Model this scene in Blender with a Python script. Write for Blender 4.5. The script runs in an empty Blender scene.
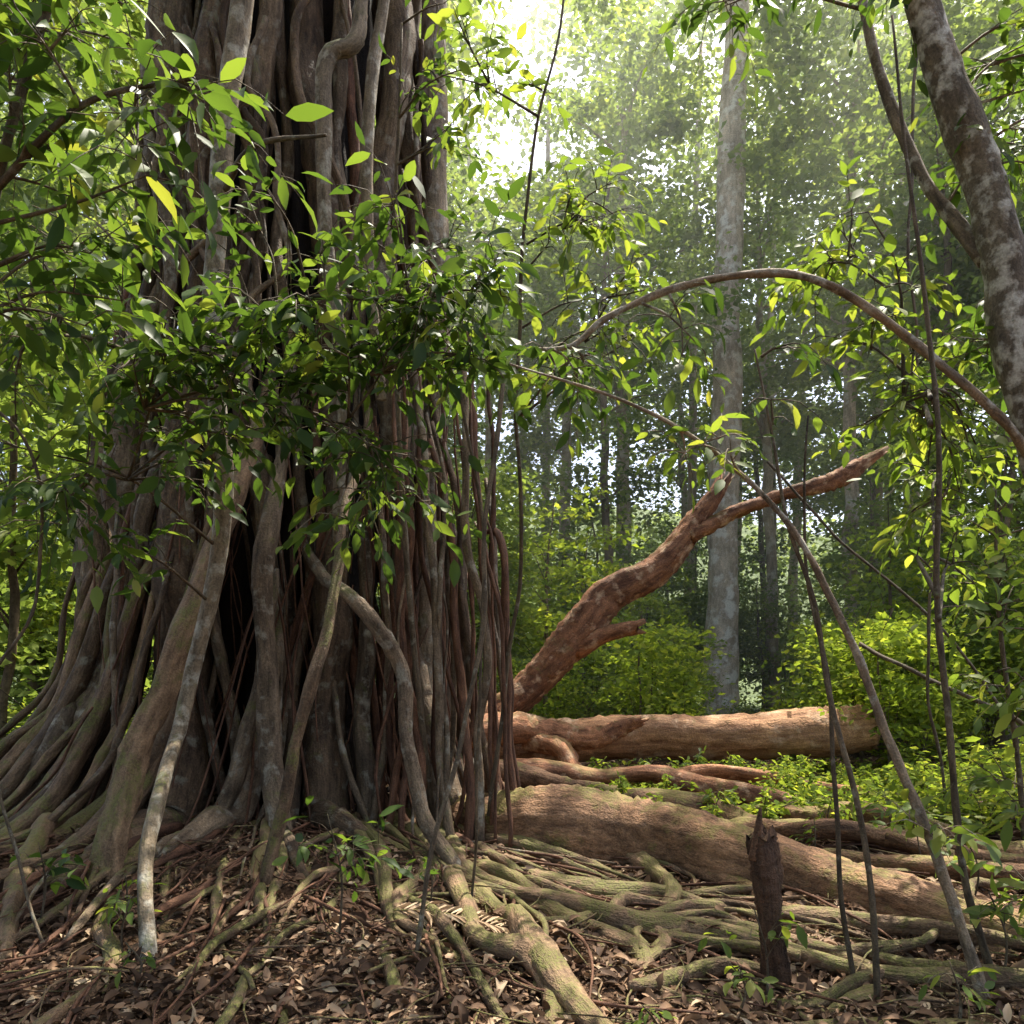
import bpy, math, random
import numpy as np
from mathutils import Vector
rng=np.random.default_rng(11)
U=lambda a,b:float(rng.uniform(a,b))
def nz(v):
    v=np.asarray(v,float); return v/(np.linalg.norm(v,axis=-1,keepdims=True)+1e-9)
scene=bpy.context.scene
col=scene.collection

# ------------------------------------------------------------ terrain height
def gz(x,y):
    x=np.asarray(x,float); y=np.asarray(y,float)
    m=.42*np.exp(-(((x+2.6)/2.7)**2+((y-8.6)/2.3)**2))
    m=m+.25*np.exp(-(((x+3.6)/1.6)**2+((y-6.3)/1.4)**2))
    n=.035*np.sin(1.7*x+.6*y)+.03*np.sin(2.9*y-1.1*x+1)+.02*np.sin(5.1*x+3.7*y+2)+.012*np.sin(9*x-7*y)
    far=.25*np.sin(.13*x+1)*np.clip((y-16)/20,0,1)+.012*np.clip(y-14,0,60)
    hill=26*np.clip((y-60)/70,0,1)**2*(3-2*np.clip((y-60)/70,0,1))*(1+.15*np.sin(.05*x+1))
    return m+n+far+hill

# ------------------------------------------------------------ mesh helpers
def make_mesh(name,V,FS,mat,attrs=None,smooth=True):
    me=bpy.data.meshes.new(name)
    V=np.asarray(V,np.float32)
    FS=[np.asarray(f,np.int32) for f in FS if len(f)]
    me.vertices.add(len(V)); me.vertices.foreach_set('co',V.ravel())
    loops=np.concatenate([f.ravel() for f in FS]).astype(np.int32)
    tot=np.concatenate([np.full(len(f),f.shape[1]) for f in FS])
    st=np.concatenate([[0],np.cumsum(tot)[:-1]]).astype(np.int32)
    me.loops.add(len(loops)); me.loops.foreach_set('vertex_index',loops)
    me.polygons.add(len(tot)); me.polygons.foreach_set('loop_start',st)
    me.update(calc_edges=True)
    me.polygons.foreach_set('use_smooth',np.full(len(tot),smooth))
    if attrs:
        for k,a in attrs.items():
            a=np.asarray(a,np.float32)
            if a.ndim==1:
                at=me.attributes.new(k,'FLOAT','POINT'); at.data.foreach_set('value',a)
            else:
                at=me.attributes.new(k,'FLOAT_VECTOR','POINT'); at.data.foreach_set('vector',a.ravel())
    me.materials.append(mat)
    return me

def add_obj(name,me,parent=None,local=False):
    o=bpy.data.objects.new(name,me); col.objects.link(o)
    if parent is not None:
        o.parent=parent
        if not local: o.location=-parent.location
    return o

def thing(name,label,cat,loc,group=None):
    e=bpy.data.objects.new(name,None); e.empty_display_size=.3
    e.location=loc; col.objects.link(e)
    e['label']=label; e['category']=cat
    if group: e['group']=group
    return e

class Acc:
    def __init__(s): s.V=[];s.Q=[];s.T=[];s.A=[];s.n=0
    def add(s,t):
        V,Q,T,A=t
        s.V.append(V); s.Q.append(Q+s.n); s.T.append(T+s.n); s.A.append(A); s.n+=len(V)
    def obj(s,name,mat,parent=None,local=False):
        me=make_mesh(name,np.vstack(s.V),[np.vstack(s.Q),np.vstack(s.T)],mat,{'bk':np.vstack(s.A)})
        return add_obj(name,me,parent,local)

def spath(P,R,n):
    P=np.array(P,float);R=np.array(R,float);k=len(P)
    Pe=np.vstack([2*P[0]-P[1],P,2*P[-1]-P[-2]])
    t=np.linspace(0,k-1,(k-1)*n+1); i=np.minimum(t.astype(int),k-2); u=(t-i)[:,None]
    p0,p1,p2,p3=Pe[i],Pe[i+1],Pe[i+2],Pe[i+3]
    Q=.5*((2*p1)+(-p0+p2)*u+(2*p0-5*p1+4*p2-p3)*u*u+(-p0+3*p1-3*p2+p3)*u**3)
    return Q,np.interp(t,np.arange(k),R)

def tube(P,R,seg=8,n=6,lump=.1,wob=0.,jag0=0,jag1=0,flute=0,nfl=7,rough=.4):
    Q,r=spath(P,R,n); m=len(Q)
    L=np.concatenate([[0],np.cumsum(np.linalg.norm(np.diff(Q,axis=0),axis=1))])
    if wob>0:
        for a in range(3):
            for f in (1.3,3.1,6.5):
                Q[:,a]+=wob*(.8/f)*np.sin(L*f*U(.7,1.3)+U(0,6.28))
    T=nz(np.gradient(Q,axis=0))
    N=np.zeros_like(Q)
    ref=np.eye(3)[np.argmin(np.abs(T[0]))]
    N[0]=nz(np.cross(T[0],ref))
    for i in range(1,m):
        v=N[i-1]-T[i]*np.dot(N[i-1],T[i]); N[i]=v/(np.linalg.norm(v)+1e-9)
    B=np.cross(T,N)
    th=np.linspace(0,2*math.pi,seg,endpoint=False)[None,:]
    s=(L/max(r.mean(),.01))[:,None]*.35
    d=1+lump*(.6*np.sin(2*th+s*U(.5,1)+U(0,6))+.45*np.sin(3*th-s*U(.4,1.2)+U(0,6))+.5*np.sin(s*U(.8,1.4)+U(0,6)+.8*np.sin(th))+rough*rng.standard_normal((m,seg)))
    if flute>0:
        d=d+flute*(np.abs(np.sin(nfl*.5*th+.35*np.sin(s*.6+U(0,6))))-.5)+flute*.5*np.sin((nfl*2+1)*th*1.0+.4*np.sin(s))
    rr=r[:,None]*d
    C=Q[:,None,:]+rr[:,:,None]*(np.cos(th)[:,:,None]*N[:,None,:]+np.sin(th)[:,:,None]*B[:,None,:])
    if jag1:
        C[-1]+=T[-1]*(rng.uniform(-1,1,(seg,1))*r[-1]*jag1)
        C[-2]+=T[-1]*(rng.uniform(-.3,.3,(seg,1))*r[-1]*jag1)
    if jag0:
        C[0]-=T[0]*(rng.uniform(-1,1,(seg,1))*r[0]*jag0)
    V=C.reshape(-1,3)
    i=np.arange(m-1)[:,None]*seg; j=np.arange(seg)[None,:]; j2=(j+1)%seg
    F=np.stack([i+j,i+j2,i+seg+j2,i+seg+j],-1).reshape(-1,4)
    c0=len(V); e0=Q[0]+T[0]*r[0]*(.3 if jag0 else -.2); e1=Q[-1]+T[-1]*r[-1]*(-.5 if jag1 else .3)
    V=np.vstack([V,e0,e1])
    jj=np.arange(seg); kk=(jj+1)%seg; b=(m-1)*seg
    TT=np.vstack([np.stack([np.full(seg,c0),kk,jj],-1),np.stack([np.full(seg,c0+1),b+jj,b+kk],-1)])
    A=np.stack([np.cos(th)*rr,np.sin(th)*rr,np.repeat(L[:,None],seg,1)+0*rr],-1).reshape(-1,3)
    off=np.array([U(0,20),U(0,20),U(0,20)])
    A=np.vstack([A,[0,0,L[0]],[0,0,L[-1]]])+off
    return V,F,TT,A

class Leaves:
    def __init__(s): s.p=[];s.d=[];s.n=[];s.L=[];s.v=[]
    def add(s,p,d,n,L,v): s.p.append(p);s.d.append(d);s.n.append(n);s.L.append(L);s.v.append(v)
    def obj(s,name,mat,parent=None,local=False,w=.2,detail=True,smooth=True,kind=None,curl=1.):
        p=np.vstack(s.p);d=nz(np.vstack(s.d));n=np.vstack(s.n);L=np.concatenate(s.L);v=np.concatenate(s.v)
        sd=nz(np.cross(d,n)); n=np.cross(sd,d); N=len(p)
        if detail:
            a=np.array([0,1,.2,.5,.8,.2,.5,.8,.2,.5,.8]); b=np.array([0,0,0,0,0,.75,1,.55,-.75,-1,-.55])*w
            c=np.array([0,-.14,0,-.01,-.06,.035,.05,-.02,.035,.05,-.02])*curl
            tri=np.array([[0,2,5],[4,1,7],[0,8,2],[4,10,1]]); qd=np.array([[2,3,6,5],[3,4,7,6],[2,8,9,3],[3,9,10,4]])
        else:
            a=np.array([0,.45,1,.45]); b=np.array([0,1,0,-1])*w*1.25; c=np.array([0,.06,-.08,.06])*curl
            tri=np.array([[0,2,1],[0,3,2]]); qd=None
        K=len(a)
        wv=rng.uniform(.8,1.2,N); cv=rng.uniform(.2,1.8,N)
        V=p[:,None,:]+L[:,None,None]*(a[None,:,None]*d[:,None,:]+(b[None,:]*wv[:,None])[:,:,None]*sd[:,None,:]+(c[None,:]*cv[:,None])[:,:,None]*n[:,None,:])
        o=np.arange(N)[:,None,None]*K
        FS=[(tri[None]+o).reshape(-1,3)]
        if qd is not None: FS.append((qd[None]+o).reshape(-1,4))
        me=make_mesh(name,V.reshape(-1,3),FS,mat,{'lv':np.repeat(v,K)},smooth)
        return add_obj(name,me,parent,local)

# ------------------------------------------------------------ materials
def nodes(m):
    m.use_nodes=True; nt=m.node_tree; nt.nodes.clear(); return nt
def ramp(nt,fac,stops,interp='LINEAR'):
    r=nt.nodes.new('ShaderNodeValToRGB'); cr=r.color_ramp; cr.interpolation=interp
    while len(cr.elements)<len(stops): cr.elements.new(.5)
    for e,(p,c) in zip(cr.elements,stops):
        e.position=p; e.color=(*c,1) if len(c)==3 else c
    nt.links.new(fac,r.inputs[0]); return r.outputs[0]
def noise(nt,vec,scale,detail=4,rough=.6,dist=0):
    n=nt.nodes.new('ShaderNodeTexNoise'); n.inputs['Scale'].default_value=scale; n.inputs['Detail'].default_value=detail
    n.inputs['Roughness'].default_value=rough; n.inputs['Distortion'].default_value=dist
    nt.links.new(vec,n.inputs['Vector']); return n.outputs[0]
def mathn(nt,op,a,b):
    n=nt.nodes.new('ShaderNodeMath'); n.operation=op
    for i,x in enumerate((a,b)):
        if isinstance(x,(int,float)): n.inputs[i].default_value=x
        else: nt.links.new(x,n.inputs[i])
    return n.outputs[0]
def mixc(nt,f,a,b,blend='MIX'):
    n=nt.nodes.new('ShaderNodeMix'); n.data_type='RGBA'; n.blend_type=blend
    for i,x in ((0,f),(6,a),(7,b)):
        if isinstance(x,(int,float)): n.inputs[i].default_value=x
        elif isinstance(x,tuple): n.inputs[i].default_value=(*x,1)
        else: nt.links.new(x,n.inputs[i])
    return n.outputs[2]
def bark(name,c1,c2,moss=0.,lichen=0.,lcol=(.35,.36,.3),sc=1.,bump=.6,mcol=(.10,.12,.025),stretch=.22,lsc=6,ledge=.12):
    m=bpy.data.materials.new(name); nt=nodes(m); L=nt.links
    at=nt.nodes.new('ShaderNodeAttribute'); at.attribute_name='bk'
    mp=nt.nodes.new('ShaderNodeMapping'); mp.inputs['Scale'].default_value=(1,1,stretch); L.new(at.outputs['Vector'],mp.inputs[0])
    raw=at.outputs['Vector']
    n1=noise(nt,mp.outputs[0],16*sc,4,.7); n2=noise(nt,raw,60*sc,2,.7); n3=noise(nt,raw,2.3*sc,3,.65)
    base=ramp(nt,n1,[(.32,c1),(.66,c2)])
    base=mixc(nt,.6,base,ramp(nt,n2,[(.3,(.35,.35,.35)),(.7,(1.35,1.3,1.25))]),'MULTIPLY')
    base=mixc(nt,.7,base,ramp(nt,n3,[(.32,(.45,.42,.4)),(.68,(1.35,1.3,1.2))]),'MULTIPLY')
    oi=nt.nodes.new('ShaderNodeObjectInfo')
    base=mixc(nt,.6,base,ramp(nt,oi.outputs['Random'],[(0,(.55,.5,.47)),(1,(1.45,1.35,1.25))]),'MULTIPLY')
    if lichen>0:
        n4=noise(nt,raw,lsc*sc,4,.6); f=ramp(nt,n4,[(.6-lichen*.2,(0,0,0)),(.6+ledge-lichen*.2,(.85,.85,.85))])
        base=mixc(nt,f,base,mixc(nt,.4,lcol,ramp(nt,n2,[(.3,(.4,.4,.4)),(.7,(1.3,1.3,1.3))]),'MULTIPLY'))
    if moss>0:
        g=nt.nodes.new('ShaderNodeNewGeometry'); sx=nt.nodes.new('ShaderNodeSeparateXYZ'); L.new(g.outputs['Normal'],sx.inputs[0])
        a=mathn(nt,'MULTIPLY',sx.outputs[2],.14); a=mathn(nt,'ADD',a,noise(nt,raw,3.7*sc,4,.7))
        f=ramp(nt,a,[(.74-moss*.3,(0,0,0)),(.86-moss*.3,(.8,.8,.8))])
        f=mixc(nt,1.,f,ramp(nt,n2,[(.35,(.25,.25,.25)),(.6,(1,1,1))]),'MULTIPLY')
        mc=mixc(nt,n2,(mcol[0]*.5,mcol[1]*.55,mcol[2]*.6),(mcol[0]*1.5,mcol[1]*1.4,mcol[2]*1.3))
        base=mixc(nt,f,base,mc)
    if bump>0:
        bs=nt.nodes.new('ShaderNodeBsdfPrincipled'); L.new(base,bs.inputs['Base Color']); bs.inputs['Roughness'].default_value=.75
        bs.inputs['Specular IOR Level'].default_value=.25
        h=mathn(nt,'ADD',n1,mathn(nt,'MULTIPLY',n2,.4))
        bp=nt.nodes.new('ShaderNodeBump'); bp.inputs['Strength'].default_value=bump; bp.inputs['Distance'].default_value=.035; L.new(h,bp.inputs['Height']); L.new(bp.outputs[0],bs.inputs['Normal'])
    else:
        bs=nt.nodes.new('ShaderNodeBsdfDiffuse'); L.new(base,bs.inputs['Color'])
    o=nt.nodes.new('ShaderNodeOutputMaterial'); L.new(bs.outputs[0],o.inputs[0]); return m
def leafm(name,stops,trans=.45,tcol=(1.6,1.7,.6),rough=.42,spec=.35,gloss=True):
    m=bpy.data.materials.new(name); nt=nodes(m); L=nt.links
    at=nt.nodes.new('ShaderNodeAttribute'); at.attribute_name='lv'
    c=ramp(nt,at.outputs['Fac'],stops)
    if gloss:
        bs=nt.nodes.new('ShaderNodeBsdfPrincipled'); L.new(c,bs.inputs['Base Color']); bs.inputs['Roughness'].default_value=rough
        bs.inputs['Specular IOR Level'].default_value=spec
    else:
        bs=nt.nodes.new('ShaderNodeBsdfDiffuse'); L.new(c,bs.inputs['Color'])
    tr=nt.nodes.new('ShaderNodeBsdfTranslucent'); L.new(mixc(nt,1.,c,tcol,'MULTIPLY'),tr.inputs[0])
    mx=nt.nodes.new('ShaderNodeMixShader'); mx.inputs[0].default_value=trans
    L.new(bs.outputs[0],mx.inputs[1]); L.new(tr.outputs[0],mx.inputs[2])
    o=nt.nodes.new('ShaderNodeOutputMaterial'); L.new(mx.outputs[0],o.inputs[0]); return m

M_fig=bark('fig_bark',(.04,.027,.018),(.16,.114,.076),moss=.34,lichen=.1,lcol=(.24,.22,.165),bump=.8)
M_figp=bark('fig_bark_pale',(.07,.052,.036),(.25,.195,.138),moss=.42,lichen=.25,lcol=(.33,.3,.235),bump=.8)
M_core_shade=bark('fig_core_gap_shade',(.010,.007,.005),(.034,.024,.017),bump=.8,sc=.8)  # near-black tone paints the shade in gaps between the roots
M_red=bark('root_red',(.055,.027,.017),(.2,.105,.066),bump=.6,sc=1.5)
M_root=bark('root_brown',(.085,.055,.034),(.27,.19,.125),moss=.7,bump=.9,mcol=(.115,.13,.03))
M_slim=bark('slim_mottled_bark',(.08,.065,.045),(.27,.225,.165),moss=.42,lichen=.45,lcol=(.4,.37,.3),bump=.5,lsc=7,ledge=.14)
M_pale=bark('pale_mottled_bark',(.11,.092,.068),(.28,.24,.185),moss=.15,lichen=.6,lcol=(.52,.49,.42),bump=.5,lsc=9,ledge=.14)
M_branch=bark('branch_bark',(.10,.08,.058),(.3,.245,.18),moss=.2,lichen=.3,lcol=(.42,.39,.32),bump=.6,sc=1.5)
M_log=bark('fallen_bark',(.11,.047,.026),(.46,.23,.12),moss=.42,lichen=.2,lcol=(.6,.4,.24),bump=1.,sc=.7,mcol=(.15,.135,.04))
M_logp=bark('fallen_bark_pale',(.26,.13,.065),(.66,.40,.22),moss=.2,lichen=.25,lcol=(.75,.53,.34),bump=.9,sc=.6,lsc=4,ledge=.16)
M_butt=bark('buttress_bark',(.085,.048,.028),(.32,.195,.115),moss=.55,bump=1.,sc=.9,mcol=(.15,.155,.035),stretch=.35)
M_dark=bark('sapling_bark',(.05,.038,.026),(.16,.13,.09),moss=.3,lichen=.1,lcol=(.28,.26,.2),bump=.5,sc=2)
M_stump=bark('rotten_stump',(.045,.026,.016),(.19,.11,.07),moss=.3,bump=1.,sc=1.3,stretch=.12)
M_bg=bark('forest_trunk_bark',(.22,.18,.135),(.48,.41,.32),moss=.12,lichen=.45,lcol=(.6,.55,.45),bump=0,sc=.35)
M_bgd=bark('forest_trunk_dark',(.09,.075,.055),(.25,.205,.15),moss=.15,bump=0,sc=.4)
M_tall=bark('tall_pale_bark',(.40,.33,.25),(.74,.65,.52),moss=.15,lichen=.5,lcol=(.82,.76,.64),bump=0,sc=.45)

G_near=leafm('leaf_near',[(0,(.026,.05,.015)),(.5,(.055,.098,.025)),(.85,(.12,.17,.04)),(1,(.25,.245,.065))],.45,(1.9,1.9,.75),.5,.2)
G_lit=leafm('leaf_sunlit',[(0,(.06,.10,.026)),(.6,(.12,.175,.04)),(1,(.24,.26,.065))],.5,(2,1.95,.75),.5,.2)  # lighter copy of the near leaf, sunlight put into the colour
G_litb=leafm('leaf_sunlit_far',[(0,(.10,.15,.035)),(.6,(.20,.26,.055)),(1,(.36,.38,.09))],.5,(2,1.95,.75),gloss=False)  # same sunlit tint for farther plants, painted brighter still
G_bg1=leafm('leaf_forest_a',[(0,(.085,.125,.04)),(.6,(.165,.22,.065)),(1,(.29,.33,.10))],.5,(1.9,1.9,.9),gloss=False)
G_bg2=leafm('leaf_forest_b',[(0,(.07,.105,.036)),(.6,(.13,.18,.058)),(1,(.23,.27,.09))],.5,(1.9,1.9,.9),gloss=False)
G_far=leafm('leaf_far_haze_tint',[(0,(.13,.175,.075)),(.6,(.22,.28,.12)),(1,(.33,.38,.17))],.5,(1.9,1.9,1.),gloss=False)  # distance haze painted in as paler greens
M_litter=leafm('dead_leaf',[(0,(.045,.024,.013)),(.35,(.14,.08,.046)),(.75,(.28,.175,.105)),(1,(.5,.38,.25))],.12,(1,1,1),.7,.2)

# ground
mg=bpy.data.materials.new('forest_soil'); nt=nodes(mg); tc=nt.nodes.new('ShaderNodeTexCoord'); ob=tc.outputs['Object']
a=noise(nt,ob,1.3,3,.6); b=noise(nt,ob,22,4,.7)
vo=nt.nodes.new('ShaderNodeTexVoronoi'); vo.inputs['Scale'].default_value=14; nt.links.new(ob,vo.inputs['Vector'])
c=ramp(nt,b,[(.3,(.035,.02,.012)),(.55,(.11,.066,.042)),(.75,(.22,.135,.085))])
c=mixc(nt,.45,c,ramp(nt,vo.outputs['Color'],[(.2,(.5,.45,.4)),(.8,(1.4,1.25,1.1))]),'MULTIPLY')
c=mixc(nt,ramp(nt,a,[(.55,(0,0,0)),(.7,(.5,.5,.5))]),c,(.08,.085,.025))
sx=nt.nodes.new('ShaderNodeSeparateXYZ'); nt.links.new(ob,sx.inputs[0])
mr=nt.nodes.new('ShaderNodeMapRange'); mr.inputs[1].default_value=16; mr.inputs[2].default_value=40; nt.links.new(sx.outputs[1],mr.inputs[0])
gn=ramp(nt,noise(nt,ob,.5,4,.75),[(.35,(.07,.10,.035)),(.6,(.15,.20,.075)),(.7,(.22,.27,.11))])
c=mixc(nt,mr.outputs[0],c,gn)
bs=nt.nodes.new('ShaderNodeBsdfPrincipled'); bs.inputs['Roughness'].default_value=.95; bs.inputs['Specular IOR Level'].default_value=.15
nt.links.new(c,bs.inputs['Base Color']); bp=nt.nodes.new('ShaderNodeBump'); bp.inputs['Strength'].default_value=1; bp.inputs['Distance'].default_value=.05
nt.links.new(mathn(nt,'ADD',b,vo.outputs['Distance']),bp.inputs['Height']); nt.links.new(bp.outputs[0],bs.inputs['Normal'])
o=nt.nodes.new('ShaderNodeOutputMaterial'); nt.links.new(bs.outputs[0],o.inputs[0])
n=401; t=np.linspace(-1,1,n); g=np.sinh(7*t)/math.sinh(7)*300
X,Y=np.meshgrid(g,g+6); Z=gz(X,Y)
i=np.arange(n-1)[:,None]*n; j=np.arange(n-1)[None,:]
F=np.stack([i+j,i+j+1,i+n+j+1,i+n+j],-1).reshape(-1,4)
gr=add_obj('ground',make_mesh('ground',np.stack([X,Y,Z],-1).reshape(-1,3),[F],mg)); gr['kind']='structure'; gr['label']='forest floor of brown soil and dead leaves'; gr['category']='ground'

# ------------------------------------------------------------ leaf sprays
def spray(tw,lf,start,target,r0,subs,sublen,L,gap,droop=.3,lo=0.,hi=1.):
    start=np.array(start,float); target=np.array(target,float); d=target-start; ln=np.linalg.norm(d)+1e-6
    mid=start+.5*d+np.array([0,0,.1*ln])+rng.standard_normal(3)*.05*ln
    tw.add(tube([start,mid,target],[r0,r0*.65,r0*.3],5,4,.05))
    Q,_=spath([start,mid,target],[1,1,1],5); dn=d/ln
    k0=int(len(Q)*(.4 if ln>.5 else .2))
    for j in range(subs):
        b=Q[rng.integers(k0,len(Q))] if j else Q[-1]
        dd=nz(dn*.5+rng.standard_normal(3)*np.array([.75,.75,.45])); l=sublen*U(.5,1.4)
        e1=b+dd*l*.5+[0,0,.04*l]; e2=b+dd*l-[0,0,droop*l]
        tw.add(tube([b,e1,e2],[r0*.25+.0015,r0*.2+.001,.0012],4,2,.0))
        k=max(2,int(l/gap)); tt=np.linspace(.15,1,k)+rng.uniform(-.04,.04,k)
        P=b*((1-tt)**2)[:,None]+e1*(2*tt*(1-tt))[:,None]*1.0+e2*(tt**2)[:,None]
        sd=nz(np.cross(dd,[0,0,1.])); sg=np.where(np.arange(k)%2==0,1.,-1.)
        sg[-1]*=.1
        D=nz(dd*.55+sd*sg[:,None]*.85+np.array([0,0,-1])*rng.uniform(.05,.9,(k,1))+rng.standard_normal((k,3))*.2)
        Nn=nz(np.array([0,0,1.])+rng.standard_normal((k,3))*.45)
        lf.add(P,D,Nn,L*rng.uniform(.45,1.25,k),np.clip(rng.uniform(lo,hi,k)*.8+U(0,.2),0,1))

def ellpts(E):
    out=[]
    for (cx,cy,cz,rx,ry,rz,n) in E:
        for _ in range(n):
            v=nz(rng.standard_normal(3))*U(.2,1)**.6
            out.append(np.array([cx+v[0]*rx,cy+v[1]*ry,cz+v[2]*rz]))
    return out

def leafy(name,label,cat,stems,E,mat_b,mat_l,L=.16,gap=.06,subs=5,sublen=.35,br=.008,seg=8,w=.2,wob=.012,group=None,lo=0,hi=1,lump=.08,droop=.3,mat_br=None):
    P0=np.array(stems[0][0][0]); 
    for s in stems:
        if s[0][0][2]<P0[2]: P0=np.array(s[0][0])
    e=thing(name,label,cat,tuple(P0),group)
    st=[]
    for k,(P,R) in enumerate(stems):
        A=Acc(); A.add(tube(P,R,seg,8,lump,wob)); A.obj('trunk' if k==0 else 'branch',mat_b if k==0 or mat_br is None else mat_br,e)
        Q,_=spath(P,R,6); st.append(Q)
    st=np.vstack(st)
    tw=Acc(); lf=Leaves()
    for tg in ellpts(E):
        dd=np.linalg.norm(st-tg,axis=1)+np.clip(st[:,2]-tg[2]+.1,0,9)*.8+rng.uniform(0,.25,len(st))
        s=st[np.argmin(dd)]
        spray(tw,lf,s,tg,br*(1+.6*np.linalg.norm(tg-s)),subs,sublen,L,gap,droop,lo,hi)
        if len(st)<4000 and rng.random()<.4:
            st=np.vstack([st,.5*(s+tg)+[0,0,.1*np.linalg.norm(tg-s)]])
    if tw.n:
        tw.obj('twigs',mat_b if mat_br is None else mat_br,e); lf.obj('foliage',mat_l,e,w=w)
    return e

# ------------------------------------------------------------ strangler fig
CX,CY=-2.35,8.9
def Rz(z,c=0.):
    r=np.interp(z,[-.3,.3,.8,1.6,3,5,8,14],[2.4,2.0,1.8,1.66,1.54,1.48,1.38,1.2])
    return r*(1+np.clip(-c,0,1)*.34*np.interp(z,[0,3,6],[1,.75,0]))
fig=thing('strangler_fig','giant strangler fig with curtain of woody aerial roots','tree',(CX,CY,0))
A=Acc(); zs=np.array([-.4,.2,.7,1.5,3,5,7,9,12,15])
A.add(tube([(CX-.15*(z<3)+U(-.04,.04),CY,z) for z in zs],[Rz(z)*.5 for z in zs],72,10,.06,0,flute=.26,nfl=9)); A.obj('trunk',M_core_shade,fig)
def froot(th,z0,z1,r,out,drift=.2,ph=None,k=1.):
    zz=np.linspace(z0,z1,max(4,int((z0-z1)/.7))); P=[];R=[]
    ph=U(0,6); f=U(.4,1.1)
    for z in zz:
        a=th+drift*math.sin(z*f+ph)*.5; c=math.cos(a)
        rad=Rz(z,c)*(k+.05*math.sin(z*1.7+ph*2))+r*.35
        P.append((CX+rad*c,CY-rad*math.sin(a),z)); R.append(r*(.8+.4*np.interp(z,[0,2.5],[1,0])))
    if z1<1.:
        a=th+drift*math.sin(z1*f+ph)*.5
        d=np.array([math.cos(a),-math.sin(a)]); p=np.array(P[-1][:2]); wv=U(-.5,.5)
        for q in (.3,.65,1.):
            pp=p+d*out*q+np.array([-d[1],d[0]])*wv*out*q*q
            rr=r*(1.-.6*q)*.9
            P.append((pp[0],pp[1],float(gz(pp[0],pp[1]))+rr*.25)); R.append(rr)
    return P,R
for k,(th,r,z0) in enumerate([(.05,.12,14),(.4,.08,14),(.66,.18,14),(.95,.08,14),(1.14,.19,14),(1.42,.07,14),(1.62,.13,14),(1.95,.22,14),(2.22,.09,14),(2.42,.24,14),(2.72,.1,14),(2.88,.19,14),(3.1,.12,13),(3.3,.15,13),(3.8,.3,13),(4.6,.35,13),(5.5,.35,13)]):
    P,R=froot(th,z0,.35,r,U(.8,1.6),.2,k=U(.76,1.02)); A=Acc(); A.add(tube(P,R,14,6,.14,.09,flute=.12,nfl=5)); A.obj('trunk_stem',M_figp if k%3!=1 else M_fig,fig)
for k in range(60):
    th=U(-.25,3.35) if k<57 else U(3.4,6)
    r=float(np.exp(U(math.log(.018),math.log(.09)))); z0=U(2.2,8) if rng.random()<.65 else 13
    P,R=froot(th,z0,.4,r,U(.6,2.6),U(.12,.5),k=U(.66,1.12)); R[0]*=.4
    A=Acc(); A.add(tube(P,R,9,6,.14,.1)); A.obj('aerial_root',(M_fig,M_figp,M_red)[int(rng.integers(0,3))],fig)
for k in range(13):
    th=U(.4,2.6); z=U(6.5,9.5); P=[];a=th; sgn=1 if k%2 else -1; r=U(.025,.06)
    for q in range(9):
        a+=sgn*U(-.05,.26)*math.cos(q*1.3); rad=Rz(z)*1.08+.06; P.append((CX+rad*math.cos(a),CY-rad*math.sin(a),z)); z-=U(.25,.7)
    A=Acc(); A.add(tube(P,[r]*8+[r*.5],9,7,.12,.09)); A.obj('looping_vine',M_figp if k%2 else M_fig,fig)
for P,R in [([(-1.25,7.5,9.5),(-1.35,7.3,7.9),(-1.42,7.2,7.35),(-1.66,7.15,7.15),(-1.7,7.1,6.4),(-1.64,7.1,5.4),(-1.5,7.2,4.2),(-1.6,7.3,2.8)],[.05,.06,.075,.075,.07,.065,.06,.05]),([(-1.0,7.7,9.5),(-1.2,7.5,8),(-1.33,7.3,6.8),(-1.3,7.3,5.6),(-1.2,7.4,4.2)],[.05,.055,.06,.055,.05])]:
    A=Acc(); A.add(tube(P,R,12,9,.1,.03)); A.obj('looping_vine',M_slim,fig)
hand=[([(-2.3,7.9,4.8),(-2.35,7.1,3.6),(-2.5,6.4,2.35),(-2.72,6.0,1.2),(-2.8,5.7,.6),(-2.83,5.5,.1)],[.04,.07,.09,.105,.11,.12],M_root),
([(-2.1,7.9,4.8),(-2.15,7.3,3.6),(-2.12,6.9,2.7),(-2.07,6.8,1.7),(-2.0,6.7,.8),(-1.85,6.5,.15)],[.05,.07,.085,.09,.09,.11],M_figp),
([(-1.5,8.2,5.0),(-1.4,7.4,4.0),(-1.35,6.6,3.0),(-1.31,6.0,2.13),(-1.4,5.7,1.57),(-1.59,5.6,.73),(-1.76,5.5,.1)],[.02,.03,.035,.04,.042,.042,.05],M_root),
([(-2.2,8.2,3.4),(-1.85,7.5,2.75),(-1.43,6.8,2.4),(-1.12,6.5,2.05),(-.93,6.5,1.58),(-.86,6.5,.93),(-.7,6.4,.37),(-.45,6.2,.06)],[.04,.05,.06,.063,.06,.055,.06,.05],M_figp),
([(-.75,8.1,4.0),(-.55,7.9,3.3),(-.4,7.7,2.2),(-.33,7.6,1.1),(-.1,7.3,.3),(.1,7.0,.05)],[.03,.04,.045,.045,.05,.04],M_fig)]
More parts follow.
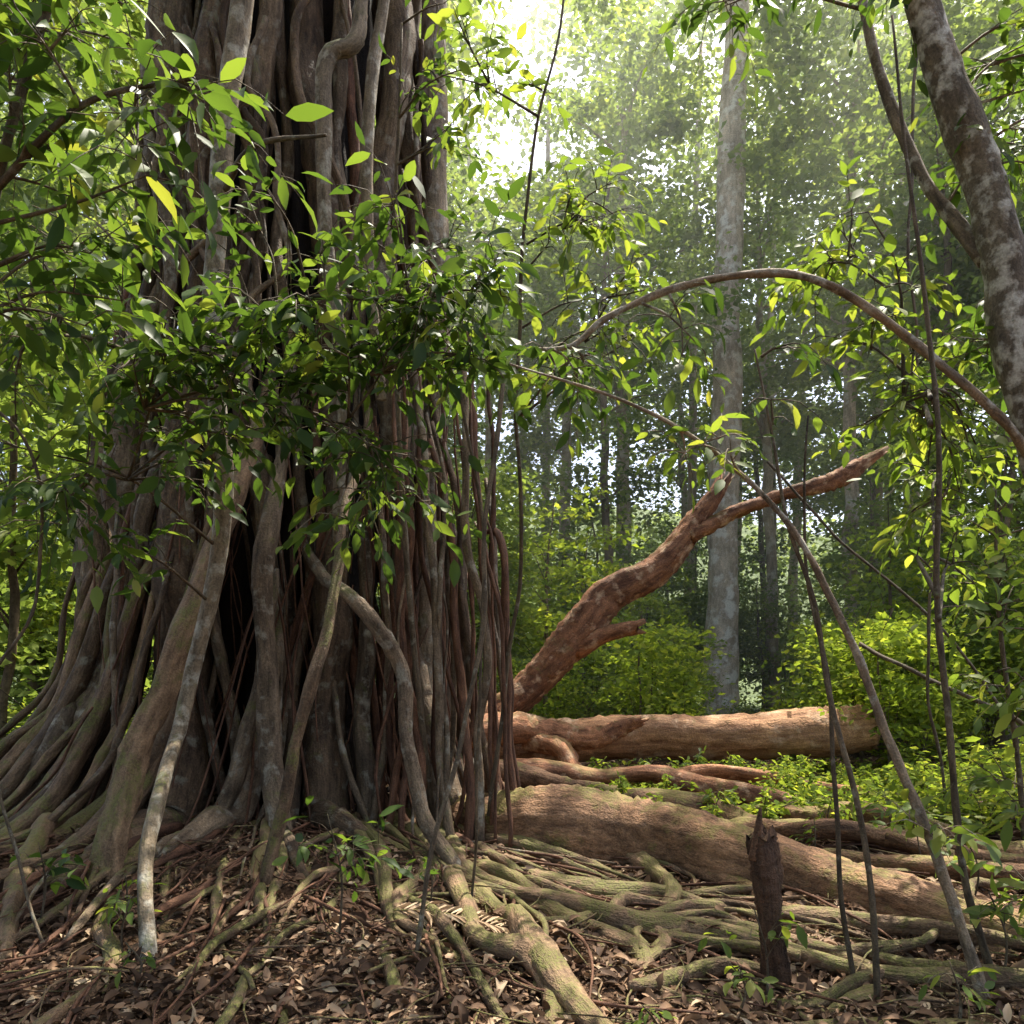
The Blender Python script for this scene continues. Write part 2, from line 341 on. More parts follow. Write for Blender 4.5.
for k in range(15):
    x=-2.8-.14*k; y=6.5+.1*k+U(-.2,.3); r=U(.03,.08); lx=x-U(.1,.5)-.03*k
    hand.append(([(x+.45,y+1.3,U(3.5,5.)),(x+.15,y+.5,2.6),(x-.05+U(-.1,.1),y+.25,1.5),(lx+.1,y-.1,.8),(lx-.1,y-.6,.38),(lx-.35,y-1.4,float(gz(lx-.35,y-1.4))+.03),(lx-.4+U(-.3,.3),y-2.4,float(gz(lx-.4,y-2.4)))],[r*.5,r*.8,r,r,r,r*.75,r*.4],(M_fig,M_root,M_root)[k%3]))
for P,R,mt in hand:
    A=Acc(); A.add(tube(P,R,14,8,.15,.07,flute=.08,nfl=5)); A.obj('buttress_root',mt,fig)
for k in range(28):
    x=U(-1.3,-.08); y=U(7.0,8.3); dx=U(-.22,.25)
    P=[(x-.2,y+.3,U(3.0,5.5)),(x-.05,y,2.9),(x+U(-.1,.1),y-.05,2),(x+dx*.5,y-.1,1),(x+dx,y-.25,float(gz(x+dx,y-.25)))]
    r=U(.01,.042); A=Acc(); A.add(tube(P,[r*.6,r,r,r,r*1.2],8,8,.1,.07)); A.obj('aerial_root',M_red if k%3 else M_figp,fig)
A=Acc(); A.add(tube([(-1.0,9,15),(-.85,8.7,9),(-.82,8.5,6.2),(-.8,8.4,4.5),(-.9,8.2,2.5),(-.8,7.9,.3),(-.5,7.6,.0)],[.13,.14,.14,.13,.11,.1,.08],12,8,.05,.02)); A.obj('trunk_stem',M_slim,fig)
A=Acc()
for k in range(150):
    th=U(-.2,3.3); z0=U(1.0,4.5); r=U(.005,.017); P,R=froot(th,z0,U(.3,1.2) if rng.random()<.6 else max(.5,z0-U(1,2.5)),r,U(.2,1.2),U(.1,.6),k=U(.75,1.18)); A.add(tube(P,R,5,3,.05,.07))
o=A.obj('hanging_rootlets',M_red,fig); o['kind']='stuff'
def groot(xy,R,sink=.25,wob=.03,seg=10,raise_=0):
    P=[(x,y,float(gz(x,y))+r*sink+raise_) for (x,y),r in zip(xy,R)]
    return tube(P,R,seg,8,.17,wob)
SR=[([(-.9,7.6),(-.56,6.6),(-.2,5.4),(-.02,4.9),(.19,4.2),(.5,3.5),(.7,3.0)],[.11,.09,.08,.08,.08,.065,.05]),
([(-.5,6.6),(-.36,5.6),(-.2,4.6),(.1,4.25),(.16,3.7),(.1,3.1)],[.07,.065,.065,.07,.06,.04]),
([(-1.1,7.6),(-.62,6.7),(.0,5.8),(.5,5.1),(.9,4.7),(1.5,4.3)],[.08,.075,.065,.06,.05,.03]),
([(-1.5,7),(-1.05,6.2),(-.78,5.0),(-.72,4.3),(-.52,3.6),(-.5,3.1)],[.07,.06,.045,.04,.035,.025]),
([(-.6,7.5),(.1,6.9),(.7,6.5),(1.2,5.9),(1.25,5.3)],[.07,.07,.06,.05,.03]),
([(-1.9,6.6),(-1.8,5.6),(-1.5,4.6),(-1.3,3.8),(-1.3,3.1)],[.07,.045,.04,.03,.02]),
([(-2.8,6.1),(-2.6,5.1),(-2.2,4.3),(-2.1,3.5)],[.09,.06,.045,.03]),
([(-3.6,6.3),(-3.3,5.3),(-2.9,4.5),(-2.7,3.7)],[.09,.07,.05,.03]),
([(-4.3,6.3),(-3.9,5.5),(-3.3,5.0),(-3.0,4.4)],[.1,.07,.05,.03]),
([(-.3,5.9),(.3,5.5),(.7,5.3),(1.3,5.35),(1.9,5.0)],[.04,.04,.04,.03,.02])]
SR+=[([(-.5,7.0),(-.3,6.2),(.25,5.6),(.7,5.0),(1.25,4.75),(1.9,4.15),(2.7,4.0),(3.3,3.5)],[.09,.09,.08,.07,.065,.06,.055,.04]),
([(-.6,6.8),(0,6.0),(.35,5.2),(.75,4.5),(.8,4.0),(1.4,3.5),(1.9,3.2)],[.07,.07,.065,.06,.055,.05,.04])]
for k in range(22):
    x=U(-1.6,-.1); y=U(6.7,7.4); a=U(-1.9,-.5); q=[(x,y)]
    for _ in range(4): a+=U(-.4,.45); q.append((q[-1][0]+.75*math.cos(a),q[-1][1]+.75*math.sin(a)))
    r=U(.02,.05); SR.append((q,[r*1.2,r,r*.9,r*.7,r*.4]))
for xy,R in SR:
    A=Acc(); A.add(groot(xy,R,.45,wob=.08)); A.obj('surface_root',M_root,fig)
for k in range(62):
    th=U(.1,3.1); c=math.cos(th); s=-math.sin(th); r0=Rz(.3,c)+U(-.3,.6); r=U(.015,.048); ln=U(1.,4.2); wv=U(-.9,.9)
    xy=[(CX+c*(r0+ln*q)-s*wv*q*q,CY+s*(r0+ln*q)*1.0+c*wv*q*q) for q in (0,.25,.5,.75,1)]
    A=Acc(); A.add(groot(xy,[r*1.2,r,r*.85,r*.6,r*.3],.6,.07,8)); A.obj('surface_root',M_red if rng.random()<.35 else M_root,fig)
A=Acc()
for k in range(560):
    th=U(.1,3.0); c=math.cos(th); s=-math.sin(th); r0=Rz(.3,c)+U(-.2,3.4); r=U(.004,.015); ln=U(.4,1.8); wv=U(-.7,.7); dth=U(-.6,.6)
    c2=math.cos(th+dth); s2=-math.sin(th+dth)
    xy=[(CX+c*r0+c2*ln*q-s2*wv*q*q,CY+s*r0+s2*ln*q+c2*wv*q*q) for q in (0,.35,.7,1)]
    A.add(groot(xy,[r,r,r*.8,r*.5],1.2,.06,5,U(0.0,.05)))
o=A.obj('fine_surface_roots',M_red,fig); o['kind']='stuff'
tw=Acc(); lf=Leaves()
for k in range(20):
    th=U(1.2,5.0); rr=U(2,6); c=np.array([CX+rr*math.cos(th)-.8,CY+rr*math.sin(th)-.3,U(10.5,15)])
    tw.add(tube([(CX+math.cos(th)*.8,CY+math.sin(th)*.8,9+U(0,3)),((CX+c[0])/2,(CY+c[1])/2,c[2]-.6),tuple(c)],[.16,.09,.03],7,5,.08,.05))
    for q in range(4):
        cc=c+rng.standard_normal(3)*[.9,.9,.5]; m=80
        p=cc+rng.standard_normal((m,3))*[.55,.55,.3]
        lf.add(p,nz(rng.standard_normal((m,3))*[1,1,.3]+[0,0,-.3]),nz([0,0,1]+rng.standard_normal((m,3))*.4),rng.uniform(.12,.25,m),np.clip(rng.uniform(0,.8,m)+U(0,.2),0,1))
tw.obj('limbs',M_fig,fig); lf.obj('crown',G_bg2,fig,detail=False,w=.24)

# ------------------------------------------------------------ fallen tree
ft=thing('fallen_tree','fallen reddish-brown tree with leaning broken limb','fallen tree',(0,13.5,0))
A=Acc(); A.add(tube([(-2.2,14.2,.5),(-.4,14.1,.6),(.8,14.1,.62),(2.2,14,.66),(4,14,.7),(5.3,14,.78),(6.25,14,.86)],[.43,.42,.4,.36,.36,.42,.37],28,16,.12,.06,jag1=.5,flute=.06,nfl=6,rough=.3)); A.obj('trunk',M_logp,ft)
A=Acc(); A.add(tube([(-1.6,13.6,.45),(-.37,13.5,1.02),(.47,13.5,1.66),(1.1,13.5,2.42),(1.65,13.5,3.12),(2.5,13.5,3.68),(3.1,13.5,4.35),(3.6,13.5,5.0)],[.36,.33,.3,.28,.26,.24,.22,.13],24,14,.16,.06,jag1=1.6,flute=.08,nfl=5,rough=.35)); A.obj('leaning_limb',M_log,ft)
A=Acc(); A.add(tube([(3.0,13.5,4.15),(3.6,13.45,4.42),(4.3,13.4,4.66),(5.2,13.4,4.92),(5.65,13.4,5.12),(6.2,13.4,5.5)],[.15,.12,.11,.115,.13,.06],14,12,.22,.06,jag1=2)); A.obj('broken_branch',M_log,ft)
A=Acc(); A.add(tube([(1.1,13.4,2.2),(1.55,13.2,2.42),(2.15,13.1,2.55)],[.18,.13,.12],12,8,.15,.04,jag1=1)); A.obj('broken_stub',M_log,ft)
A=Acc(); A.add(tube([(-1.2,12.9,.6),(-.2,12.9,.85),(.5,12.9,.8),(1.2,12.8,.72),(1.75,12.8,.9),(2.15,12.7,1.08)],[.3,.27,.23,.18,.14,.07],16,12,.18,.07,jag1=1.8)); A.obj('broken_branch',M_log,ft)
A=Acc(); A.add(tube([(.3,12.9,.65),(.75,12.4,.6),(.95,12.1,.3),(1.0,11.9,.0)],[.2,.17,.13,.11],12,8,.18,.06)); A.obj('broken_branch',M_log,ft)

def ground_log(name,label,cat,P,R,mt,seg=22,n=12,lump=.1,j=0.,wob=.04,group=None,flute=.07):
    e=thing(name,label,cat,P[0],group); A=Acc(); A.add(tube(P,R,seg,n,lump,wob,jag1=j,flute=flute,nfl=5,rough=.25)); A.obj('bark_body',mt,e); return e,A
e,_=ground_log('buttress_root','massive mossy brown root snaking over leaf litter','tree root',
 [(-.6,7.7,.25),(-.1,7.35,.25),(.5,7.1,.24),(1.15,6.95,.18),(1.7,6.4,.15),(2.25,5.65,.13),(2.65,4.95,.09),(3.4,4.5,.05),(4.4,3.9,-.05)],[.26,.29,.32,.31,.27,.23,.19,.16,.12],M_butt,28,16,.12,wob=.07)
A=Acc(); A.add(tube([(1.3,6.9,.1),(1.75,6.0,.07),(1.9,5.4,.05),(2.5,4.9,.03),(2.9,4.2,0)],[.12,.095,.085,.07,.045],14,10,.16,.08,rough=.3)); A.obj('side_root',M_butt,e)
A=Acc(); A.add(tube([(.9,7.1,.1),(1.15,6.4,.06),(1.2,5.8,.05),(1.05,5.4,.02)],[.1,.08,.065,.045],12,10,.16,.05,rough=.3)); A.obj('side_root',M_root,e)
LG=[([(-.5,9.9,.55),(.3,9.8,.35),(1.05,9.5,.2),(2.07,8.9,.14),(3.0,7.9,.08),(3.9,7.0,.02)],[.15,.17,.18,.17,.13,.07],M_butt),
([(-.6,10.6,.6),(.1,10.6,.45),(1,10.8,.3),(2.5,10.4,.25),(3.7,9.6,.15),(4.6,9,.05)],[.12,.15,.13,.14,.11,.06],M_log),
([(-.4,9.0,.5),(.2,8.7,.3),(.9,8.5,.2),(1.8,8.1,.12),(2.4,7.4,.06)],[.08,.08,.08,.06,.04],M_butt),
([(.8,11.6,.3),(2,11.6,.22),(3.5,11.2,.25),(4.6,10.7,.2)],[.11,.13,.11,.06],M_log),
([(2.9,8.6,.1),(3.8,8.1,.16),(4.7,7.2,.1),(5.4,6.4,.06)],[.1,.13,.11,.08],M_butt),
([(2.4,6.8,.08),(3.2,6.3,.1),(3.9,5.8,.1),(4.8,5.3,.04)],[.07,.09,.08,.05],M_butt),
([(.0,6.5,.04),(.6,6.0,.05),(1.1,5.9,.05),(1.7,5.2,.04),(2.5,4.6,.04),(3.6,4.3,.02)],[.075,.08,.07,.065,.06,.04],M_root),
([(.5,8.9,.15),(1.8,8.4,.12),(2.8,7.5,.12),(3.7,7.3,.1),(4.9,6.3,.05)],[.09,.1,.1,.08,.05],M_butt),
([(-.2,10.2,.3),(.9,10.1,.2),(1.7,9.7,.15),(2.9,9.4,.15),(3.8,8.8,.1)],[.07,.07,.06,.06,.04],M_root)]
for P,R,mt in LG: ground_log('tree_root','long brown root lying across the forest floor','tree root',P,R,mt,14,12,.18,group='roots crossing the forest floor',wob=.12)
RT=[([(.75,4.3),(.95,4.75),(1.3,4.95),(1.7,4.6),(2.1,4.3)],.06),([(.6,3.9),(.9,4.2),(1.25,4.45),(1.5,4.3)],.05),([(1.5,3.9),(1.9,4.05),(2.3,3.8),(2.8,3.5)],.05),
([(2.0,4.6),(2.3,4.2),(2.6,4.0),(3.0,3.9)],.06),([(.9,5.2),(1.3,5.5),(1.8,5.3),(2.1,4.9)],.055),([(1.1,3.5),(1.5,3.7),(2.0,3.55),(2.5,3.2)],.045),([(1.0,5.9),(.8,5.2),(.85,4.7),(.6,4.3)],.05)]
for k in range(50):
    x0,y0=U(-.2,3.4),U(3.4,8.4); a=U(-1.2,.5)+(math.pi if k%3==0 else 0); q=[(x0,y0)]
    for _ in range(5): a+=U(-.9,.9); q.append((q[-1][0]+.32*math.cos(a),q[-1][1]+.32*math.sin(a)))
    RT.append((q,U(.01,.045)))
for xy,r in RT:
    e=thing('surface_root','gnarled brown root crossing leaf litter','tree root',(xy[0][0],xy[0][1],0),'roots crossing the forest floor'); A=Acc(); A.add(groot(xy,[r*.5,r*1.1]+[r*.9]*(len(xy)-3)+[r*.4],.6,.07)); A.obj('root_body',M_root,e)

e=thing('broken_stump','thin dark brown broken stump standing in leaf litter','stump',(1.38,4.25,0)); A=Acc(); A.add(tube([(1.4,4.25,-.1),(1.37,4.25,.3),(1.36,4.25,.55),(1.33,4.25,.74)],[.085,.065,.075,.068],18,12,.18,.03,jag1=.7,flute=.16)); A.obj('bark_body',M_stump,e)
A=Acc(); A.add(tube([(1.28,4.24,.6),(1.3,4.22,.78),(1.31,4.22,.88)],[.03,.02,.006],7,5,.1,0)); A.obj('splinter',M_stump,e)

# ------------------------------------------------------------ near trees and saplings
leafy('slender_tree','slender mottled mossy tree leaning before strangler fig','tree',
 [([(-1.98,4.35,0),(-2.2,4.9,.6),(-2.4,5.9,1.3),(-2.28,6,2.17),(-2.2,6,3.07),(-2.25,6,4.4),(-2.13,6,5.55),(-2.02,6,6.67),(-1.9,6,9)],[.045,.045,.052,.06,.068,.075,.08,.083,.07]),
  ([(-2.25,6,4.1),(-1.9,5.5,3.9),(-1.3,5.1,4.0),(-.5,5,3.95)],[.03,.025,.018,.01]),
  ([(-2.15,6,5.2),(-1.8,5.6,5.3),(-1.2,5.2,5.1)],[.025,.02,.01]),
  ([(-2.2,6,3.2),(-2.5,5.5,3.7),(-2.9,5.1,3.8)],[.025,.02,.01])],
 [(-2.8,5,3.6,.6,.5,.8,13),(-2.,5,3.3,.7,.6,.7,17),(-1.15,5,3.3,.65,.5,.75,18),(-.4,5,3.75,.6,.4,.4,16),(-1.3,5,4.5,.8,.5,.5,6),(-2.6,5,2.6,.7,.5,.35,7),(-.85,5.1,2.75,.4,.35,.35,5)],
 M_slim,G_near,L=.165,gap=.07,subs=5,sublen=.42,seg=12,mat_br=M_dark,wob=.04)
leafy('understory_tree','understory tree with broad drooping green leaves','tree',
 [([(-3.7,4.2,.1),(-3.3,4.2,1.5),(-2.9,4.1,2.9),(-2.5,4,4.3),(-2.1,4,5.6),(-1.8,4,7)],[.04,.035,.03,.025,.02,.015]),
  ([(-2.6,4,4.0),(-2.1,3.9,4.35),(-1.5,3.8,4.4)],[.02,.015,.008])],
 [(-2.2,4,4.4,.5,.4,.5,11),(-1.6,3.8,4.1,.3,.3,.35,6),(-2.4,4.2,3.5,.4,.4,.5,8),(-2.4,4.2,5.0,.5,.5,.4,8)],
 M_dark,G_near,L=.19,gap=.08,subs=4,sublen=.4,w=.19)
leafy('climbing_shrub','leafy climber growing up fig stems','plant',
 [([(-.7,7.3,.2),(-.9,6.9,2.5),(-1.0,6.8,4.8),(-.9,6.6,7)],[.03,.025,.02,.01])],
 [(-1.0,6.5,5.1,.7,.4,.6,8),(-.5,6.5,6.4,.4,.4,.7,6),(-.5,6.4,4.4,.4,.4,.4,9)],M_dark,G_near,L=.15,gap=.065,subs=4,sublen=.35)
leafy('leaning_tree','leaning pale mottled tree with arched bare branch','tree',
 [([(3.6,5,-.1),(3.5,5,1.2),(3.36,5,2.7),(3.18,5,3.6),(3.07,5,4.1),(2.92,5,4.6),(2.7,5,5.25),(2.48,5,6.06),(2.2,5,8),(2.0,5,10)],[.15,.13,.12,.12,.12,.115,.11,.105,.1,.07]),
  ([(3.36,5,2.7),(3.15,4.95,2.95),(2.92,4.85,3.18),(2.57,4.75,3.42),(2.23,4.7,3.65),(1.83,4.6,3.77),(1.54,4.6,3.85),(1.2,4.6,3.84),(.85,4.6,3.76),(.56,4.6,3.64),(.36,4.6,3.48),(.1,4.6,3.46)],[.033,.031,.028,.026,.025,.023,.022,.021,.02,.018,.015,.008]),
  ([(3.0,5.05,4.2),(2.75,5.3,4.9),(2.5,5.5,5.7),(2.35,5.6,6.8)],[.045,.04,.035,.03])],
 [(.35,4.7,3.4,.25,.25,.15,4),(3.3,5.1,5.2,.5,.5,.6,12),(2.6,4.9,6.2,.6,.5,.4,7),(1.2,4.6,3.5,.3,.2,.12,2),(3.2,5.2,3.9,.4,.3,.5,6),(1.6,5.4,6.4,.6,.4,.3,4)],
 M_pale,G_near,L=.15,gap=.065,seg=14,wob=.05,mat_br=M_branch,lump=.12)
leafy('bent_sapling','thin bent sapling arching over the roots','sapling',
 [([(2.26,3.8,-.05),(2.12,3.95,.65),(1.97,4,1.2),(1.79,4,1.65),(1.59,4,2.0),(1.39,4,2.3),(1.14,4,2.58),(.84,4,2.8),(.44,4,2.98),(.0,4,3.08)],[.031,.027,.024,.021,.018,.016,.013,.011,.008,.005])],
 [(.9,4,2.68,.28,.2,.15,4),(2.1,3.9,.9,.2,.2,.2,2)],M_branch,G_lit,L=.12,gap=.05,subs=4,sublen=.25,wob=.05,lump=.12)
leafy('thin_sapling','thin dark upright sapling stem','sapling',
 [([(1.82,4,-.05),(1.75,4,.45),(1.68,4,.95),(1.58,4,1.45),(1.52,4,1.95),(1.39,4,2.35),(1.32,4,2.75),(1.23,4,3.25)],[.018,.016,.015,.014,.012,.01,.008,.005]),
  ([(1.78,4.1,-.05),(1.72,4.15,.8),(1.66,4.15,1.5),(1.55,4.15,2.2),(1.5,4.1,2.9)],[.014,.013,.011,.009,.005])],
 [(1.3,4,3.0,.15,.2,.3,2)],M_dark,G_near,L=.12,gap=.05,subs=3,sublen=.22,wob=.05)
leafy('tall_sapling','tall thin sapling with bright leaf sprays','sapling',
 [([(2.52,4.2,-.05),(2.38,4.2,.5),(2.3,4.2,1.18),(2.25,4.2,1.76),(2.2,4.2,2.5),(2.19,4.2,3.3),(2.1,4.2,4.1),(2.0,4.2,5)],[.022,.02,.018,.017,.015,.013,.01,.006])],
 [(2.7,5.4,3.2,.6,.35,.45,10),(3.1,5.6,2.7,.6,.4,.5,10),(2.3,5.4,4.5,.5,.4,.4,9),(2.5,5.4,3.9,.5,.3,.3,8)],M_dark,G_lit,L=.145,gap=.06,subs=4,sublen=.34,wob=.05)
leafy('edge_sapling','sapling with glossy leaves beside the roots','sapling',
 [([(3.1,4.4,0),(2.95,4.3,.6),(2.9,4.3,1.3),(2.95,4.3,2.2)],[.015,.013,.01,.005])],
 [(2.8,4.3,1.6,.3,.3,.35,5),(2.85,4.3,.9,.3,.3,.25,5),(2.8,4.2,.4,.2,.3,.15,3)],M_dark,G_lit,L=.15,gap=.06,subs=4,sublen=.3)
leafy('broadleaf_sapling','broad-leaved sapling catching sun beside roots','sapling',
 [([(5.0,7.8,0),(4.9,7.8,1),(4.7,7.7,2.1),(4.6,7.6,3.4)],[.03,.025,.02,.01])],
 [(4.8,7.6,2.6,.6,.5,.6,8),(4.9,7.6,1.5,.5,.5,.4,5),(4.6,7.5,3.4,.5,.4,.4,4)],M_dark,G_lit,L=.19,gap=.09,subs=4,sublen=.4,w=.22)
leafy('hanging_branch_tree','slender tree with bright leaves in upper sprays','tree',
 [([(-.2,7.2,.2),(.0,7,2),(.05,6.6,3.5),(.1,6.3,4.8),(.2,6,5.8),(.4,6,7)],[.02,.018,.016,.014,.011,.008])],
 [(.55,6,5.0,.5,.4,.4,9),(.8,6,4.4,.4,.4,.3,8),(.5,5.8,3.9,.3,.3,.2,2),(.0,6,6.3,.6,.4,.4,5)],M_dark,G_lit,L=.14,gap=.06,subs=4,sublen=.34,wob=.06)
for P,r in [([(0,4.6,3.3),(-.18,4.5,2.45),(-.24,4.5,1.78),(-.4,4.4,.71),(-.5,4.3,0)],.014),([(-.35,4.9,3.4),(-.12,5,2.4),(-.2,5.1,1.5),(-.25,5.2,.8),(-.3,5.3,0)],.01),
 ([(-3.6,5,3.4),(-2.9,4.8,3.0),(-2.95,4.8,2.0),(-3.2,4.8,1.4),(-2.9,4.7,.6),(-2.6,4.5,.1)],.01),
 ([(4.6,9,12),(4.3,8.6,6),(4.5,8.5,4),(4.3,8.3,2),(4.5,8.2,0)],.016),
 ([(5.2,12,2.2),(5.9,11,1.6),(6.8,10.5,1.),(7.2,10,0)],.03),([(3.9,12,5),(4.8,11.6,3.6),(6,11,2.2),(7,10.5,.6)],.02)]:
    e=thing('hanging_liana','thin dark woody liana hanging to the forest floor','liana',P[-1],'lianas'); A=Acc(); A.add(tube(P,[r]*len(P),7,10,.1,.07)); A.obj('liana_stem',M_dark,e)
def seedling(x,y,h,n,L,mat,label):
    z=float(gz(x,y)); leafy('seedling',label,'plant',[([(x,y,z-.03),(x+U(-.05,.05),y,z+h*.5),(x+U(-.08,.08),y,z+h)],[.008,.006,.003])],[(x,y,z+h*.75,h*.35,h*.3,h*.3,n)],M_dark,mat,L=L,gap=L*.4,subs=2,sublen=h*.35,br=.003,seg=5,group='seedlings in the leaf litter')
for x,y,h,n,L,mt in [(-1.0,4.6,.7,7,.13,G_near),(1.05,3.75,.25,3,.1,G_lit),(-2.2,4.5,.35,4,.09,G_lit),(-2.35,4.9,.3,4,.08,G_lit),(.6,3.4,.2,3,.07,G_lit),(1.3,4.1,.45,3,.1,G_lit),(-.55,5.2,.4,3,.1,G_near),(-1.9,4.0,.22,3,.08,G_lit),(2.5,4.1,.5,5,.13,G_lit),(2.0,3.6,.3,3,.1,G_lit),(-2.9,4.9,.5,5,.12,G_near),(3.1,5.4,.5,4,.12,G_lit),(2.6,6.9,.4,4,.1,G_lit),(1.6,7.9,.35,3,.09,G_lit),(3.4,6.6,.6,6,.13,G_lit),(3.0,7.6,.5,5,.12,G_lit),(2.2,8.6,.4,5,.1,G_lit),(3.6,7.6,.6,6,.13,G_lit),(1.9,12,.6,6,.13,G_lit),(2.8,12.3,.5,6,.13,G_lit)]:
    seedling(x,y,h,n,L,mt,'small green seedling sprouting from leaf litter')
e=thing('palm_frond','dead grey palm frond lying on leaf litter','palm frond',(-.45,4.8,.05)); A=Acc(); lf=Leaves()
fp=np.array([(-.75,5.0,.12),(-.5,4.85,.16),(-.25,4.75,.14),(-.02,4.7,.09)]); A.add(tube(fp,[.012,.01,.007,.003],5,6)); A.obj('midrib',M_root,e)
Q,_=spath(fp,[1]*4,8); k=len(Q)
for sg in (1,-1): lf.add(Q,nz(np.stack([np.full(k,.5),np.full(k,sg*.8),np.full(k,-.05)],-1)+rng.standard_normal((k,3))*.06),nz([0,0,1]+rng.standard_normal((k,3))*.2),np.linspace(.3,.16,k),rng.uniform(.8,1,k))
lf.obj('leaflets',M_litter,e,w=.05)

# ------------------------------------------------------------ leaf litter
def litter(N,y0,f,s0,s1,detail,name):
    lf=Leaves()
    y=y0*np.exp(rng.uniform(0,math.log(f),N)); x=y*rng.uniform(-.85,.85,N); z=gz(x,y)+rng.uniform(.0,.035,N)
    lf.add(np.stack([x,y,z],-1),nz(rng.standard_normal((N,3))*[1,1,.25]),nz([0,0,1]+rng.standard_normal((N,3))*.42),s0+(s1-s0)*rng.random(N)**2.2,rng.random(N)**1.7)
    lo=lf.obj(name,M_litter,w=.22,detail=detail,curl=2.4,smooth=True); lo['kind']='stuff'; lo['label']='scattered dead brown leaves covering forest floor'; lo['category']='leaf litter'
litter(29000,3.1,2.6,.03,.13,True,'leaf_litter')
litter(18000,7.5,2.6,.07,.2,False,'leaf_litter')
A=Acc()
for k in range(420):
    yy=3.2*math.exp(U(0,1.3)); xx=yy*U(-.7,.7); a=U(0,6.28); l=U(.15,.8); zz=float(gz(xx,yy))+.02; r=U(.003,.009)
    A.add(tube([(xx,yy,zz),(xx+l*.5*math.cos(a),yy+l*.5*math.sin(a),zz+U(.01,.06)),(xx+l*math.cos(a+.2),yy+l*math.sin(a+.2),zz+U(0,.06))],[r,r*.9,r*.4],5,3,.1))
o=A.obj('fallen_twigs',M_root); o['kind']='stuff'; o['label']='thin dry twigs scattered on leaf litter'; o['category']='twigs'

# ------------------------------------------------------------ forest
def clump(lf,c,n,per,cs,ls,flat=.2,co=0):
    for s in range(n):
        cc=c+rng.standard_normal(3)*[.8*cs,.8*cs,.35*cs]; m=per
        p=cc+rng.standard_normal((m,3))*[.55*cs,.55*cs,flat*cs]
        lf.add(p,nz(rng.standard_normal((m,3))*[1,1,.4]+[0,0,-.3]),nz([0,0,1]+rng.standard_normal((m,3))*.5),ls*rng.uniform(.6,1.2,m),np.clip(rng.uniform(0,.5,m)+co,0,1))
def bg_tree(H,r,zb,R,ncl,per,ls,mt,mb,lean=0,cs=1.0):
    A=Acc(); A.add(tube([(0,0,-.5),(0,0,.6),(lean*.2,0,H*.3),(lean*.6,U(-.3,.3),H*.65),(lean,0,H*.95)],[r*1.7,r*1.1,r*.95,r*.7,r*.2],14,8,.08,.08,flute=.05))
    lf=Leaves()
    for k in range(ncl):
        v=nz(rng.standard_normal(3)); q=U(.25,1)**.5; zc=(zb+H)/2; c=np.array([lean*.8+v[0]*R*q,v[1]*R*q,zc+v[2]*(H-zb)/2*q])
        if k%3==0:
            zz=min(c[2]-1,H*.85); zz=max(zz,zb*.8); A.add(tube([(lean*zz/H,0,zz),(c[0]*.5,c[1]*.5,(zz+c[2])/2+.3),tuple(c)],[r*.3,r*.18,r*.05],5,4,.05,.05))
        clump(lf,c,3,per//3,cs,ls,co=U(0,.5))
    return A,lf
def template(name,label,cat,group,args):
    A,lf=bg_tree(*args); e=thing(name,label,cat,(0,0,0),group)
    t=A.obj('trunk',args[8],e,True); c=lf.obj('crown',args[7],e,True,detail=False,w=.3); return [e,t,c]
def place(T,first,x,y,s,rot):
    if first: e,parts=T[0],T[1:]
    else:
        e=T[0].copy(); col.objects.link(e); parts=[]
        for p in T[1:]:
            q=p.copy(); q.parent=e; col.objects.link(q)
    e.location=(x,y,float(gz(x,y))); e.scale=(s,s,s); e.rotation_euler=(0,0,rot)
TT=[template('forest_tree','tall rainforest tree with ragged green crown','tree','tall forest trees',a) for a in
 [(25,.24,9,3.8,36,200,.28,G_bg1,M_bg,.8),(22,.17,8,3.2,32,200,.26,G_bg2,M_bgd,-.6),(28,.3,11,4.4,40,200,.3,G_bg1,M_bg,-.5),(19,.14,6,2.8,28,200,.24,G_bg2,M_bgd,.4)]]
spots=[(-13,19,0),(-9.5,21,1),(-15,26,2),(-6,25,1),(-3.5,30,2),(5.2,36,2),(12.4,23,1),(14.8,27,2),(15,18.5,3),(16.5,23,0),(14.8,33,2),(19,27,1),(2.4,38,2),(-8,36,2),(-14,35,0),(17,38,3),(22,32,2),(-20,30,0),(15.5,44,0),(-5,43,1),(12.6,40,1),(-2.5,26,3),(.4,42,0),(3.4,29,1),(11.3,34,0),(6.2,43,2),(9.8,45,0),(11.8,28.5,0),
 (-6,-6,1),(-10,-3,3),(-1,-9,0),(4,-8,1),(-12,3,3),(-4,-3,3)]  # unseen trees behind the camera, added to block sky light
used=set()
for (x,y,k) in spots:
    place(TT[k],k not in used,x+U(-.3,.3),y,U(.9,1.12),U(0,6.28)); used.add(k)
e=thing('forest_tree','tall pale mottled trunk rising from forest undergrowth','tree',(7.85,30,.2)); A=Acc(); A.add(tube([(0,0,-.5),(0,0,1),(.1,0,8),(.3,0,18),(.6,0,28),(.7,0,35)],[.95,.62,.56,.5,.42,.18],18,10,.07,.06,flute=.06)); _,lf=bg_tree(35,.5,19,5.5,42,250,.31,G_bg1,M_bg,.7); A.obj('trunk',M_tall,e,True); lf.obj('crown',G_bg1,e,True,detail=False,w=.3)
e=thing('added_dapple_canopy','added unseen canopy tree breaking sun into dapples','tree',(13.5,16,0)); A=Acc(); lf=Leaves(); tk=Acc()  # stands out of view, added to cast dappled shade on the ground
tk.add(tube([(13.5,16,-.3),(13.3,16,5),(12.9,16,12),(12.2,16,18),(11.6,16,22)],[.5,.4,.35,.28,.12],14,8,.08,.05)); tk.obj('trunk',M_bgd,e)
